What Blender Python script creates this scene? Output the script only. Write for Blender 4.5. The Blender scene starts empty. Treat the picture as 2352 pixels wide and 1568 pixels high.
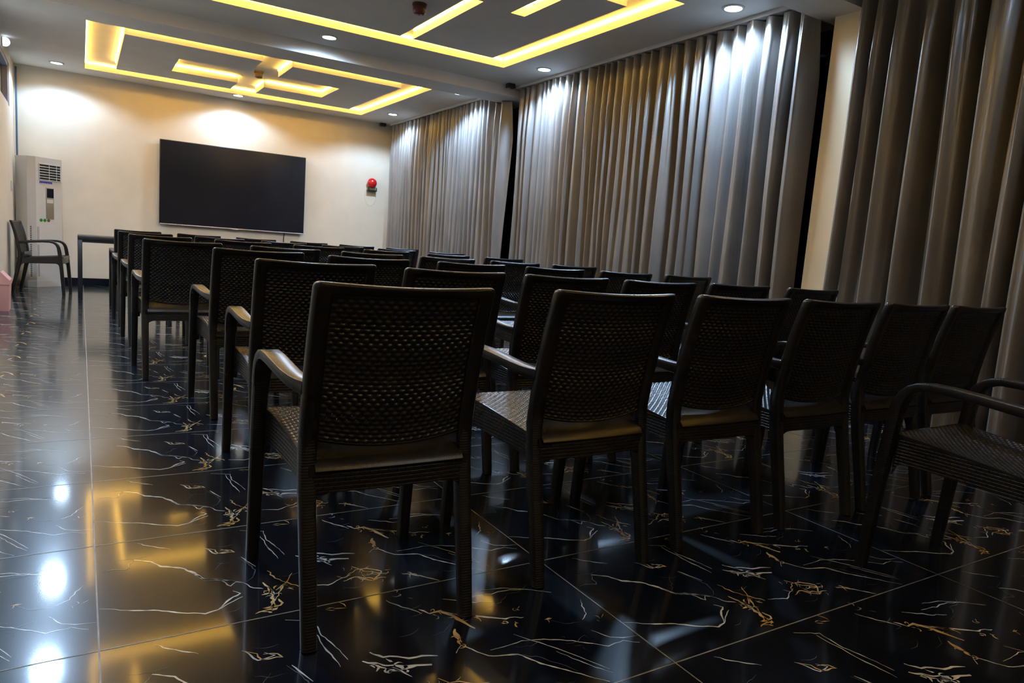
import bpy, math, random
from mathutils import Matrix, Vector

random.seed(7)
sc = bpy.context.scene
COL = sc.collection
PI = math.pi

# ------------------------------------------------------------------ materials
MATS = {}


class NT:
    """small helper around a node tree"""

    def __init__(self, name):
        self.m = bpy.data.materials.new(name)
        self.m.use_nodes = True
        self.n = self.m.node_tree.nodes
        self.l = self.m.node_tree.links
        self.n.clear()
        self.out = self.n.new('ShaderNodeOutputMaterial')
        self.b = self.n.new('ShaderNodeBsdfPrincipled')
        self.l.new(self.b.outputs[0], self.out.inputs[0])

    def set(self, **k):
        for a, v in k.items():
            i = self.b.inputs[a.replace('_', ' ')]
            if hasattr(v, 'is_output') or isinstance(v, bpy.types.NodeSocket):
                self.l.new(v, i)
            else:
                i.default_value = v
        return self

    def node(self, t, ins=None, **attrs):
        nd = self.n.new(t)
        for a, v in attrs.items():
            setattr(nd, a, v)
        for k, v in (ins or {}).items():
            if isinstance(v, bpy.types.NodeSocket):
                self.l.new(v, nd.inputs[k])
            else:
                nd.inputs[k].default_value = v
        return nd

    def coord(self, which='Object', scale=(1, 1, 1)):
        tc = self.node('ShaderNodeTexCoord')
        mp = self.node('ShaderNodeMapping', {'Vector': tc.outputs[which], 'Scale': scale})
        return mp.outputs[0]

    def ramp(self, fac, stops):
        r = self.node('ShaderNodeValToRGB', {'Fac': fac})
        e = r.color_ramp.elements
        while len(e) < len(stops):
            e.new(0.5)
        for x, (p, c) in zip(e, stops):
            x.position = p
            x.color = c
        return r.outputs[0]

    def bump(self, h, strength=0.3, dist=0.002):
        b = self.node('ShaderNodeBump', {'Strength': strength, 'Distance': dist, 'Height': h})
        self.l.new(b.outputs[0], self.b.inputs['Normal'])


def g(v, a=1.0):
    return (v[0], v[1], v[2], a) if isinstance(v, tuple) else (v, v, v, a)


def noise_paint(name, col, rough=0.6, var=0.04, scale=3.0, bump=0.05):
    t = NT(name)
    c = t.coord()
    n = t.node('ShaderNodeTexNoise', {'Vector': c, 'Scale': scale, 'Detail': 3.0})
    lo = tuple(x * (1 - var) for x in col)
    hi = tuple(min(1, x * (1 + var)) for x in col)
    t.set(Base_Color=t.ramp(n.outputs[0], [(0.3, g(lo)), (0.7, g(hi))]), Roughness=rough)
    n2 = t.node('ShaderNodeTexNoise', {'Vector': c, 'Scale': 180.0, 'Detail': 2.0})
    t.bump(n2.outputs[0], bump, 0.001)
    MATS[name] = t.m
    return t.m


def plain(name, col, rough=0.4, metal=0.0, spec=0.5):
    t = NT(name)
    c = t.coord()
    n = t.node('ShaderNodeTexNoise', {'Vector': c, 'Scale': 6.0, 'Detail': 2.0})
    lo = tuple(x * 0.98 for x in col)
    hi = tuple(min(1, x * 1.02) for x in col)
    t.set(Base_Color=t.ramp(n.outputs[0], [(0.35, g(lo)), (0.65, g(hi))]), Roughness=rough, Metallic=metal)
    t.b.inputs['Specular IOR Level'].default_value = spec
    MATS[name] = t.m
    return t.m


def emit(name, col, strength):
    t = NT(name)
    t.set(Base_Color=g(col), Roughness=0.5, Emission_Color=g(col), Emission_Strength=strength)
    MATS[name] = t.m
    return t.m


WALL = noise_paint('wall_paint', (0.68, 0.60, 0.475), 0.55)
CEIL = noise_paint('ceiling_paint', (0.72, 0.70, 0.67), 0.7)
PILLAR = noise_paint('pillar_paint', (0.82, 0.67, 0.44), 0.55)
WHITE_PL = plain('white_plastic', (0.52, 0.495, 0.46), 0.4)
GREY_PL = plain('grey_plastic', (0.32, 0.32, 0.31), 0.4)
TAN_PL = plain('tan_panel', (0.25, 0.22, 0.15), 0.4)
BLUE_PL = plain('blue_label', (0.02, 0.02, 0.35), 0.4)
GREEN_PL = plain('green_sticker', (0.02, 0.16, 0.01), 0.4)
OLIVE_PL = plain('olive_sticker', (0.10, 0.11, 0.02), 0.4)
BLACK_PL = plain('black_plastic', (0.012, 0.012, 0.013), 0.35)
DARK_HOLE = plain('dark_hole', (0.006, 0.006, 0.006), 0.7)
SILVER = plain('silver_trim', (0.45, 0.44, 0.46), 0.3, 0.8)
RED = plain('red_enamel', (0.55, 0.008, 0.01), 0.25)
REDBROWN = plain('red_brown_plastic', (0.11, 0.022, 0.016), 0.35)
BROWN_PL = plain('brown_plastic', (0.10, 0.055, 0.04), 0.4)
PINK = plain('pink_plastic', (0.60, 0.30, 0.27), 0.4)
RAIL_W = plain('rail_white', (0.55, 0.55, 0.56), 0.4)
FRAME_W = plain('window_frame', (0.42, 0.45, 0.55), 0.4)

# glossy TV panel
t = NT('screen_glass')
c = t.coord()
n = t.node('ShaderNodeTexNoise', {'Vector': c, 'Scale': 1.3})
t.set(Base_Color=t.ramp(n.outputs[0], [(0.3, g((0.006, 0.007, 0.012))), (0.7, g((0.010, 0.010, 0.016)))]), Roughness=0.16)
SCREEN = t.m

# dark window glass (night outside)
t = NT('night_glass')
c = t.coord()
n = t.node('ShaderNodeTexNoise', {'Vector': c, 'Scale': 0.7})
t.set(Base_Color=t.ramp(n.outputs[0], [(0.3, g((0.003, 0.004, 0.006))), (0.7, g((0.006, 0.007, 0.010)))]), Roughness=0.08)
GLASS = t.m


# woven moulded plastic of the chairs: smooth one (woven shape is in the mesh) and ribbed ones
def rattan(name, axis, period, strength):
    t = NT(name)
    c = t.coord()
    n = t.node('ShaderNodeTexNoise', {'Vector': c, 'Scale': 9.0, 'Detail': 3.0})
    t.set(Base_Color=t.ramp(n.outputs[0], [(0.3, g((0.0072, 0.0055, 0.0045))), (0.7, g((0.0115, 0.0088, 0.0070)))]),
          Roughness=t.node('ShaderNodeMapRange', {'Value': n.outputs[0], 'To Min': 0.25, 'To Max': 0.33}).outputs[0])
    if axis == 'brick':
        tc = t.node('ShaderNodeTexCoord')
        sp = t.node('ShaderNodeSeparateXYZ', {'Vector': tc.outputs['Object']})
        xy = t.node('ShaderNodeMath', {0: sp.outputs[0], 1: sp.outputs[1]}, operation='ADD')
        cb = t.node('ShaderNodeCombineXYZ', {'X': xy.outputs[0], 'Y': sp.outputs[2]})
        br = t.node('ShaderNodeTexBrick', {'Vector': cb.outputs[0], 'Scale': 1.0 / period, 'Mortar Size': 0.22,
                                           'Mortar Smooth': 1.0, 'Brick Width': 2.2, 'Row Height': 1.0,
                                           'Color1': g(1.0), 'Color2': g(0.85), 'Mortar': g(0.0)})
        t.bump(br.outputs[0], strength, 0.002)
    elif axis:
        w = t.node('ShaderNodeTexWave', {'Vector': c, 'Scale': 1.0 / period / 20.0 * 2 * PI, 'Distortion': 0.6,
                                         'Detail': 1.0, 'Detail Scale': 4.0}, wave_type='BANDS', bands_direction=axis)
        t.bump(w.outputs[0], strength, 0.0022)
    MATS[name] = t.m
    return t.m


R_SMOOTH = rattan('rattan_plastic', None, 0, 0)
R_LIP = rattan('rattan_lip', 'X', 0.0045, 0.06)
R_RIBZ = rattan('rattan_ribs_upright', 'Z', 0.0068, 0.16)
R_RIBY = rattan('rattan_ribs_arm', 'Y', 0.008, 0.10)
R_BRICK = rattan('rattan_weave_apron', 'brick', 0.0105, 0.6)

# polished black marble
t = NT('black_marble')
c = t.coord()
n = t.node('ShaderNodeTexNoise', {'Vector': c, 'Scale': 2.3, 'Detail': 6.0, 'Roughness': 0.6})
nf = t.node('ShaderNodeTexNoise', {'Vector': c, 'Scale': 60.0, 'Detail': 2.0})
t.set(Base_Color=t.ramp(n.outputs[0], [(0.35, g((0.0026, 0.0040, 0.0085))), (0.65, g((0.0055, 0.0080, 0.0150)))]),
      Roughness=t.node('ShaderNodeMapRange', {'Value': n.outputs[0], 'To Min': 0.20, 'To Max': 0.26}).outputs[0])
t.b.inputs['Specular IOR Level'].default_value = 0.14
t.b.inputs['Coat Weight'].default_value = 0.62
t.b.inputs['Coat Roughness'].default_value = 0.085
t.bump(nf.outputs[0], 0.05, 0.0006)
MARBLE = t.m


def vein(name, a, b_):
    t = NT(name)
    c = t.coord()
    n = t.node('ShaderNodeTexNoise', {'Vector': c, 'Scale': 14.0, 'Detail': 4.0})
    t.set(Base_Color=t.ramp(n.outputs[0], [(0.35, g(a)), (0.65, g(b_))]), Roughness=0.22)
    t.b.inputs['Coat Weight'].default_value = 0.5
    t.b.inputs['Coat Roughness'].default_value = 0.06
    MATS[name] = t.m
    return t.m


V_WHITE = vein('vein_white', (0.50, 0.52, 0.52), (0.80, 0.79, 0.74))
V_FAINT = vein('vein_grey', (0.07, 0.08, 0.085), (0.18, 0.185, 0.18))
V_GOLD = vein('vein_gold', (0.55, 0.29, 0.07), (0.78, 0.62, 0.32))
GROUT = vein('grout', (0.20, 0.19, 0.165), (0.30, 0.285, 0.25))
GROUT.node_tree.nodes['Principled BSDF'].inputs['Coat Weight'].default_value = 0.0
GROUT.node_tree.nodes['Principled BSDF'].inputs['Roughness'].default_value = 0.4

# satin curtain cloth
t = NT('curtain_satin')
c = t.coord()
n = t.node('ShaderNodeTexNoise', {'Vector': c, 'Scale': 2.0, 'Detail': 3.0})
wv = t.node('ShaderNodeTexNoise', {'Vector': t.coord('Object', (1, 220, 900)), 'Scale': 1.0, 'Detail': 2.0})
t.set(Base_Color=t.ramp(n.outputs[0], [(0.3, g((0.160, 0.144, 0.132))), (0.7, g((0.208, 0.190, 0.176)))]),
      Roughness=0.34)
t.b.inputs['Specular IOR Level'].default_value = 0.85
cr = t.node('ShaderNodeTexNoise', {'Vector': t.coord('Object', (6, 26, 1.6)), 'Scale': 1.0, 'Detail': 4.0, 'Roughness': 0.55})
b1 = t.node('ShaderNodeBump', {'Strength': 0.55, 'Distance': 0.012, 'Height': cr.outputs[0]})
b2 = t.node('ShaderNodeBump', {'Strength': 0.08, 'Distance': 0.001, 'Height': wv.outputs[0], 'Normal': b1.outputs[0]})
t.l.new(b2.outputs[0], t.b.inputs['Normal'])
SATIN = t.m

LED = emit('led_amber', (1.0, 0.61, 0.10), 25.0)
LAMP = emit('downlight_glow', (0.80, 0.92, 1.0), 30.0)


# ------------------------------------------------------------------ mesh helpers
class MB:
    def __init__(self):
        self.v = []
        self.f = []
        self.mi = []

    def add(self, vs, fs, mi=0):
        o = len(self.v)
        self.v.extend(vs)
        self.f.extend([tuple(i + o for i in q) for q in fs])
        self.mi.extend([mi] * len(fs))
        return self

    def box(self, x0, x1, y0, y1, z0, z1, mi=0):
        vs = [(x0, y0, z0), (x1, y0, z0), (x1, y1, z0), (x0, y1, z0), (x0, y0, z1), (x1, y0, z1), (x1, y1, z1), (x0, y1, z1)]
        fs = [(0, 3, 2, 1), (4, 5, 6, 7), (0, 1, 5, 4), (1, 2, 6, 5), (2, 3, 7, 6), (3, 0, 4, 7)]
        return self.add(vs, fs, mi)

    def cbox(self, x0, x1, y0, y1, z0, z1, c=0.005, mi=0):
        """box with chamfered upright and horizontal edges"""
        def ring(z, i):
            return [(x0 + i + c, y0 + i, z), (x1 - i - c, y0 + i, z), (x1 - i, y0 + i + c, z), (x1 - i, y1 - i - c, z),
                    (x1 - i - c, y1 - i, z), (x0 + i + c, y1 - i, z), (x0 + i, y1 - i - c, z), (x0 + i, y0 + i + c, z)]
        rs = [ring(z0, c * 0.7), ring(z0 + c, 0), ring(z1 - c, 0), ring(z1, c * 0.7)]
        vs = sum(rs, [])
        fs = [tuple(range(7, -1, -1)), tuple(range(24, 32))]
        for r in range(3):
            for i in range(8):
                j = (i + 1) % 8
                fs.append((r * 8 + i, r * 8 + j, (r + 1) * 8 + j, (r + 1) * 8 + i))
        return self.add(vs, fs, mi)

    def prism(self, poly, z0, z1, mi=0):
        n = len(poly)
        vs = [(x, y, z0) for x, y in poly] + [(x, y, z1) for x, y in poly]
        fs = [tuple(range(n - 1, -1, -1)), tuple(range(n, 2 * n))]
        for i in range(n):
            j = (i + 1) % n
            fs.append((i, j, n + j, n + i))
        return self.add(vs, fs, mi)

    def sweep(self, path, w, th, ch=0.28, mi=0):
        """rounded-rect section along a path that bends in the YZ plane; w across X, th along the normal"""
        n = len(path)
        rings = []
        for i, (x, y, z) in enumerate(path):
            a = path[max(0, i - 1)]
            b = path[min(n - 1, i + 1)]
            ty, tz = b[1] - a[1], b[2] - a[2]
            L = math.hypot(ty, tz) or 1
            ny, nz = -tz / L, ty / L
            ww = (w[i] if isinstance(w, (list, tuple)) else w) / 2
            tt = (th[i] if isinstance(th, (list, tuple)) else th) / 2
            k = ch * min(ww, tt) * 2
            k2 = k * 0.3
            sec = [(-ww + k, -tt), (ww - k, -tt), (ww - k2, -tt + k2), (ww, -tt + k), (ww, tt - k), (ww - k2, tt - k2), (ww - k, tt),
                   (-ww + k, tt), (-ww + k2, tt - k2), (-ww, tt - k), (-ww, -tt + k), (-ww + k2, -tt + k2)]
            rings.append([(x + s, y + q * ny, z + q * nz) for s, q in sec])
        m = 12
        vs = sum(rings, [])
        fs = [tuple(range(m)), tuple(range((n - 1) * m + m - 1, (n - 1) * m - 1, -1))]
        for r in range(n - 1):
            for i in range(m):
                j = (i + 1) % m
                fs.append((r * m + i, (r + 1) * m + i, (r + 1) * m + j, r * m + j))
        return self.add(vs, fs, mi)

    def lathe(self, prof, n=24, cx=0, cy=0, cz=0, axis='Z', mi=0):
        vs, fs = [], []
        for r, h in prof:
            for k in range(n):
                a = 2 * PI * k / n
                p = (r * math.cos(a), r * math.sin(a), h)
                if axis == 'Y':
                    p = (p[0], p[2], p[1])
                vs.append((p[0] + cx, p[1] + cy, p[2] + cz))
        for i in range(len(prof) - 1):
            for k in range(n):
                j = (k + 1) % n
                fs.append((i * n + k, i * n + j, (i + 1) * n + j, (i + 1) * n + k))
        fs.append(tuple(range(n - 1, -1, -1)))
        o = (len(prof) - 1) * n
        fs.append(tuple(range(o, o + n)))
        return self.add(vs, fs, mi)

    def tube(self, pts, r, n=8, mi=0):
        rings = []
        up = Vector((0.13, 0.31, 0.94))
        for i, p in enumerate(pts):
            a = Vector(pts[max(0, i - 1)])
            b = Vector(pts[min(len(pts) - 1, i + 1)])
            tg = (b - a).normalized()
            s = tg.cross(up)
            if s.length < 1e-3:
                s = tg.cross(Vector((1, 0, 0)))
            s.normalize()
            u = s.cross(tg)
            rings += [tuple(Vector(p) + r * (math.cos(2 * PI * k / n) * s + math.sin(2 * PI * k / n) * u)) for k in range(n)]
        fs = [tuple(range(n)), tuple(range(len(rings) - 1, len(rings) - n - 1, -1))]
        for i in range(len(pts) - 1):
            for k in range(n):
                j = (k + 1) % n
                fs.append((i * n + k, (i + 1) * n + k, (i + 1) * n + j, i * n + j))
        return self.add(rings, fs, mi)

    def build(self, name, mats, parent=None, smooth=True, angle=35, fix=True):
        me = bpy.data.meshes.new(name)
        me.from_pydata(self.v, [], self.f)
        if not isinstance(mats, (list, tuple)):
            mats = [mats]
        for m in mats:
            me.materials.append(m)
        if len(mats) > 1:
            me.polygons.foreach_set('material_index', self.mi)
        me.update()
        if fix:
            import bmesh
            bm = bmesh.new()
            bm.from_mesh(me)
            bmesh.ops.recalc_face_normals(bm, faces=bm.faces)
            bm.to_mesh(me)
            bm.free()
        if smooth:
            me.shade_smooth()
            me.set_sharp_from_angle(angle=math.radians(angle))
        o = bpy.data.objects.new(name, me)
        COL.objects.link(o)
        if parent:
            o.parent = parent
        return o


def tag(o, label=None, cat=None, group=None, kind=None):
    for k, v in (('label', label), ('category', cat), ('group', group), ('kind', kind)):
        if v:
            o[k] = v
    return o


def thing(name, label, cat, loc=(0, 0, 0), rz=0.0, group=None):
    o = bpy.data.objects.new(name, None)
    o.empty_display_size = 0.1
    COL.objects.link(o)
    o.location = loc
    o.rotation_euler = (0, 0, rz)
    return tag(o, label, cat, group)


def struct(mb, name, mat, **k):
    o = mb.build(name, mat, smooth=False, **k)
    o['kind'] = 'structure'
    return o


def copy_thing(o, parent=None):
    c = o.copy()
    COL.objects.link(c)
    if parent:
        c.parent = parent
    for ch in list(o.children):
        copy_thing(ch, c)
    return c


def interp(x, xs, ys):
    if x <= xs[0]:
        return ys[0]
    for i in range(len(xs) - 1):
        if x <= xs[i + 1]:
            f = (x - xs[i]) / (xs[i + 1] - xs[i])
            # smooth catmull-like
            m0 = (ys[i + 1] - ys[max(0, i - 1)]) / (xs[i + 1] - xs[max(0, i - 1)])
            m1 = (ys[min(len(ys) - 1, i + 2)] - ys[i]) / (xs[min(len(xs) - 1, i + 2)] - xs[i])
            d = xs[i + 1] - xs[i]
            f2, f3 = f * f, f * f * f
            return (2 * f3 - 3 * f2 + 1) * ys[i] + (f3 - 2 * f2 + f) * d * m0 + (-2 * f3 + 3 * f2) * ys[i + 1] + (f3 - f2) * d * m1
    return ys[-1]


# ------------------------------------------------------------------ room shell
XL, XW = -0.772, 5.0          # side walls
YB, YN = 10.64, -3.2          # screen wall / wall behind the camera
HC, HU = 2.908, 3.005         # ceiling, raised ceiling inside the coves

# floor: tiles 1.2 x 0.6 m, all with the same print -------------------------------------------------
floor = MB()
floor.box(XL - 0.1, XW + 0.1, YN - 0.1, YB + 0.1, -0.12, 0.0, 0)
rnd = random.Random(3)
RIB = []      # (list of (x, y) outline quads, material index) in one tile, metres


def ribbon(pts, w, mi, rough=0.3, taper=True, seg=5):
    """a jagged vein along pts (tile units u 0..1 over 1.2 m, v 0..1 over 0.6 m)"""
    P = [(u * 1.2, v * 0.6) for u, v in pts]
    Q = []
    for i in range(len(P) - 1):
        (ax, ay), (bx, by) = P[i], P[i + 1]
        L = math.hypot(bx - ax, by - ay)
        k = max(2, min(seg, int(L / 0.012)))
        for s in range(k):
            f = s / k
            j = rough * L / k
            Q.append((ax + (bx - ax) * f + (rnd.uniform(-j, j) if s else 0), ay + (by - ay) * f + (rnd.uniform(-j, j) if s else 0)))
    Q.append(P[-1])
    n = len(Q)
    L, R = [], []
    for i, (x, y) in enumerate(Q):
        a = Q[max(0, i - 1)]
        b = Q[min(n - 1, i + 1)]
        tx, ty = b[0] - a[0], b[1] - a[1]
        l = math.hypot(tx, ty) or 1
        e = min(i, n - 1 - i) / max(1, (n - 1) / 2)
        ww = w * (0.35 + 0.65 * min(1, e * 1.6) if taper else 1) * rnd.uniform(0.55, 1.35) / 2
        L.append((x - ty / l * ww, y + tx / l * ww))
        R.append((x + ty / l * ww, y - tx / l * ww))
    for i in range(n - 1):
        RIB.append(([L[i], R[i], R[i + 1], L[i + 1]], mi))


def splash(u, v, r, mi, n=5, w=0.006, ang=0.0, stretch=2.2):
    """cluster of little hooked flecks"""
    for _ in range(n):
        a = rnd.uniform(0, 2 * PI)
        d = r * math.sqrt(rnd.random())
        x, y = d * math.cos(a) * stretch, d * math.sin(a)
        cu = u + (x * math.cos(ang) - y * math.sin(ang)) / 1.2
        cv = v + (x * math.sin(ang) + y * math.cos(ang)) / 0.6
        b = ang + rnd.choice((0, 0, PI)) + rnd.uniform(-0.5, 0.5)
        turn = rnd.uniform(-0.75, 0.75)
        pts = [(cu, cv)]
        k = rnd.randint(4, 8)
        for _k in range(k):
            b += turn * rnd.uniform(0.3, 1.5)
            st = rnd.uniform(0.002, 0.007)
            pts.append((pts[-1][0] + math.cos(b) * st / 1.2, pts[-1][1] + math.sin(b) * st / 0.6))
        fleck(pts, w * rnd.uniform(0.35, 1.05), mi)


def fleck(pts, w, mi):
    """short hooked blotch, fat somewhere in the middle and pointed at the ends"""
    Q = [(u * 1.2, v * 0.6) for u, v in pts]
    n = len(Q)
    pk = rnd.uniform(0.25, 0.75)
    L, R = [], []
    for i, (x, y) in enumerate(Q):
        a = Q[max(0, i - 1)]
        b = Q[min(n - 1, i + 1)]
        tx, ty = b[0] - a[0], b[1] - a[1]
        l = math.hypot(tx, ty) or 1
        f = i / (n - 1)
        e = f / pk if f < pk else (1 - f) / (1 - pk)
        e = e ** 1.3 * rnd.uniform(0.6, 1.2) * 0.5 * w
        e2 = e * rnd.uniform(0.3, 1.4)
        L.append((x - ty / l * e, y + tx / l * e))
        R.append((x + ty / l * e2, y - tx / l * e2))
    for i in range(n - 1):
        RIB.append(([L[i], R[i], R[i + 1], L[i + 1]], mi))


W_, F_, G_ = 1, 2, 3
# the long white vein and its lower companion
V1 = [(0.08, 0.765), (0.115, 0.718), (0.133, 0.649), (0.174, 0.597), (0.197, 0.525), (0.215, 0.438), (0.247, 0.407), (0.29, 0.343)]
ribbon([(0.013, 0.687), (0.036, 0.694), (0.061, 0.673), (0.08, 0.765)], 0.003, F_)
ribbon(V1, 0.0075, W_, 0.12)
ribbon(V1[4:], 0.006, W_, 0.25)
ribbon([(0.29, 0.343), (0.314, 0.376), (0.328, 0.451), (0.316, 0.553), (0.301, 0.622)], 0.0028, F_, 0.2)
ribbon([(0.247, 0.407), (0.262, 0.33), (0.276, 0.36), (0.29, 0.343)], 0.0035, W_)
ribbon([(0.29, 0.343), (0.30, 0.29), (0.325, 0.25)], 0.0035, W_)
ribbon([(0.215, 0.44), (0.25, 0.55), (0.27, 0.60)], 0.0015, F_)
ribbon([(0.004, 0.332), (0.066, 0.264), (0.109, 0.229), (0.151, 0.169), (0.194, 0.124), (0.219, 0.137), (0.244, 0.173), (0.277, 0.212)], 0.0055, W_, 0.12)
ribbon([(0.219, 0.137), (0.25, 0.21), (0.275, 0.245), (0.262, 0.28)], 0.0045, W_)
# gold and cream knot beside them
for p in ([(0.287, 0.042), (0.321, 0.055), (0.336, 0.131), (0.337, 0.257)], [(0.321, 0.055), (0.349, 0.09), (0.345, 0.13)],
          [(0.316, 0.195), (0.337, 0.20), (0.337, 0.257), (0.33, 0.31)]):
    ribbon(p, 0.008, G_, 0.3)
splash(0.315, 0.06, 0.014, G_, 6, 0.011)
splash(0.335, 0.19, 0.018, W_, 6, 0.005, 1.2)
ribbon([(0.349, 0.214), (0.381, 0.269), (0.401, 0.202)], 0.006, G_)
ribbon([(0.381, 0.269), (0.36, 0.33), (0.352, 0.42)], 0.004, G_)
splash(0.365, 0.24, 0.016, G_, 6, 0.006)
# fine rake of lines
for p in ([(0.378, 0.884), (0.381, 0.688), (0.39, 0.529)], [(0.236, 0.789), (0.257, 0.698), (0.289, 0.706), (0.273, 0.742)],
          [(0.31, 0.616), (0.332, 0.485)], [(0.413, 0.207), (0.463, 0.17), (0.526, 0.231)],
          [(0.559, 0.932), (0.576, 0.869), (0.609, 0.76)], [(0.092, 0.963), (0.13, 0.885), (0.162, 0.833)]):
    ribbon(p, 0.0036, W_, 0.2)
# big white flash
ribbon([(0.433, 0.531), (0.458, 0.475), (0.491, 0.433), (0.55, 0.40)], 0.014, W_, 0.3)
ribbon([(0.456, 0.576), (0.474, 0.523), (0.507, 0.492), (0.573, 0.444)], 0.008, W_, 0.3)
splash(0.475, 0.45, 0.028, W_, 12, 0.010, -0.5)
ribbon([(0.443, 0.492), (0.481, 0.45), (0.50, 0.36)], 0.006, W_, 0.4)
# cream / gold arrow
for p, w, m in (([(0.624, 0.748), (0.652, 0.75), (0.669, 0.69), (0.688, 0.56)], 0.011, G_), ([(0.652, 0.75), (0.70, 0.66), (0.76, 0.585), (0.809, 0.553)], 0.006, W_),
                ([(0.67, 0.71), (0.71, 0.65), (0.714, 0.60)], 0.008, G_), ([(0.624, 0.748), (0.61, 0.80)], 0.006, W_),
                ([(0.679, 0.84), (0.732, 0.766), (0.777, 0.727)], 0.004, W_), ([(0.74, 0.81), (0.835, 0.795), (0.882, 0.77), (0.932, 0.693)], 0.004, W_)):
    ribbon(p, w, m, 0.3)
splash(0.66, 0.70, 0.028, G_, 7, 0.006, -0.6)
splash(0.77, 0.53, 0.010, G_, 4, 0.010)
for p in ([(0.648, 0.591), (0.639, 0.532), (0.638, 0.489)],):
    ribbon(p, 0.012, G_, 0.35)
splash(0.635, 0.50, 0.012, G_, 3, 0.012, 1.4)
# long drifting white line across the tile
ribbon([(0.61, 0.43), (0.631, 0.47), (0.665, 0.36), (0.722, 0.319), (0.746, 0.229), (0.789, 0.126), (0.836, 0.015)], 0.0045, W_, 0.15)
ribbon([(0.722, 0.319), (0.76, 0.26), (0.80, 0.12)], 0.002, F_)
ribbon([(0.678, 0.391), (0.755, 0.397), (0.801, 0.369), (0.854, 0.309), (0.912, 0.211), (0.955, 0.22), (0.984, 0.178)], 0.003, W_, 0.15)
# lacy loops
for p in ([(0.515, 0.22), (0.545, 0.27), (0.574, 0.261), (0.60, 0.21), (0.595, 0.188), (0.55, 0.20)], [(0.50, 0.179), (0.53, 0.20), (0.57, 0.15), (0.60, 0.14)],
          [(0.542, 0.311), (0.562, 0.239), (0.594, 0.194), (0.566, 0.13), (0.537, 0.188)]):
    ribbon(p, 0.0045, G_, 0.3)
splash(0.555, 0.22, 0.036, W_, 14, 0.003, -0.4)
splash(0.56, 0.19, 0.03, G_, 5, 0.005, -0.4)
ribbon([(0.643, 0.145), (0.66, 0.125), (0.679, 0.091), (0.69, 0.06), (0.711, 0.01)], 0.004, W_, 0.3)
splash(0.662, 0.125, 0.008, G_, 4, 0.008)
ribbon([(0.402, 0.351), (0.37, 0.25), (0.352, 0.189), (0.337, 0.12)], 0.0035, G_, 0.25)
# right end of the print: thin strokes
for p in ([(0.752, 0.454), (0.807, 0.288), (0.862, 0.08)], [(0.799, 0.273), (0.828, 0.159), (0.86, 0.056)], [(0.776, 0.847), (0.832, 0.825), (0.882, 0.77)],
          [(0.925, 0.428), (0.95, 0.464), (0.961, 0.529), (0.978, 0.582)], [(0.916, 0.341), (0.938, 0.262), (0.962, 0.237), (0.997, 0.223)]):
    ribbon(p, 0.0026, W_, 0.15)
for u, v in ((0.81, 0.635), (0.856, 0.50), (0.955, 0.41)):
    splash(u, v, 0.008, G_, 3, 0.005)
ribbon([(0.24, 0.78), (0.26, 0.744), (0.264, 0.698), (0.302, 0.681), (0.295, 0.712), (0.27, 0.73)], 0.004, G_, 0.25)
ribbon([(0.337, 0.944), (0.36, 0.92), (0.393, 0.89), (0.388, 0.787), (0.4, 0.684), (0.41, 0.564)], 0.003, W_, 0.2)
ribbon([(0.461, 0.998), (0.469, 0.95)], 0.006, G_)
splash(0.60, 0.95, 0.014, W_, 4, 0.004, -0.6)
splash(0.44, 0.96, 0.014, G_, 3, 0.006)
for _ in range(16):                       # faint hairlines
    u, v = rnd.random() * 0.9, rnd.random() * 0.9
    a = rnd.uniform(-0.9, 0.2)
    l = rnd.uniform(0.04, 0.11)
    ribbon([(u, v), (u + l * 0.5 * math.cos(a) / 1.2, v + l * 0.5 * math.sin(a) / 0.6), (u + l * math.cos(a + 0.3) / 1.2, v + l * math.sin(a + 0.3) / 0.6)], 0.0014, F_, 0.2)
splash(0.15, 0.35, 0.03, F_, 5, 0.002)
splash(0.88, 0.3, 0.03, F_, 5, 0.002)

for ix in range(-1, 5):
    for iy in range(-6, 18):
        for quad, mi in RIB:
            q = [(ix * 1.2 + x, iy * 0.6 + y) for x, y in quad]
            cx, cy = q[0]
            if XL + 0.02 < cx < XW - 0.02 and YN + 0.02 < cy < YB - 0.02:
                floor.add([(x, y, 0.00035) for x, y in q], [(0, 1, 2, 3)], mi)
GW = 0.0019
for k in range(-1, 6):
    x = k * 1.2
    if XL < x < XW:
        floor.add([(x - GW, YN, 0.0006), (x + GW, YN, 0.0006), (x + GW, YB, 0.0006), (x - GW, YB, 0.0006)], [(0, 1, 2, 3)], 4)
for k in range(-6, 19):
    y = k * 0.6
    if YN < y < YB:
        floor.add([(XL, y - GW, 0.0005), (XW, y - GW, 0.0005), (XW, y + GW, 0.0005), (XL, y + GW, 0.0005)], [(0, 1, 2, 3)], 4)
struct(floor, 'floor', [MARBLE, V_WHITE, V_FAINT, V_GOLD, GROUT], fix=False)

# walls -------------------------------------------------------------------------------------------
struct(MB().box(XL - 0.12, XW + 0.12, YB, YB + 0.12, -0.12, 3.2), 'wall_back', WALL)
struct(MB().box(XL - 0.12, XW + 0.12, YN - 0.12, YN, -0.12, 3.2), 'wall_front', WALL)
lw = MB()           # left wall with a high window opening
WY0, WY1, WZ0, WZ1 = 7.6, 9.86, 2.25, 2.77
lw.box(XL - 0.12, XL, YN, WY0, -0.12, 3.2)
lw.box(XL - 0.12, XL, WY1, YB, -0.12, 3.2)
lw.box(XL - 0.12, XL, WY0, WY1, -0.12, WZ0)
lw.box(XL - 0.12, XL, WY0, WY1, WZ1, 3.2)
struct(lw, 'wall_left', WALL)
w1 = struct(MB().box(XL - 0.075, XL - 0.065, WY0 + 0.002, WY1 - 0.002, WZ0 + 0.002, WZ1 - 0.002), 'window_1', GLASS)
fr = MB()
fr.box(XL - 0.09, XL - 0.01, WY0, WY0 + 0.05, WZ0, WZ1)
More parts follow.
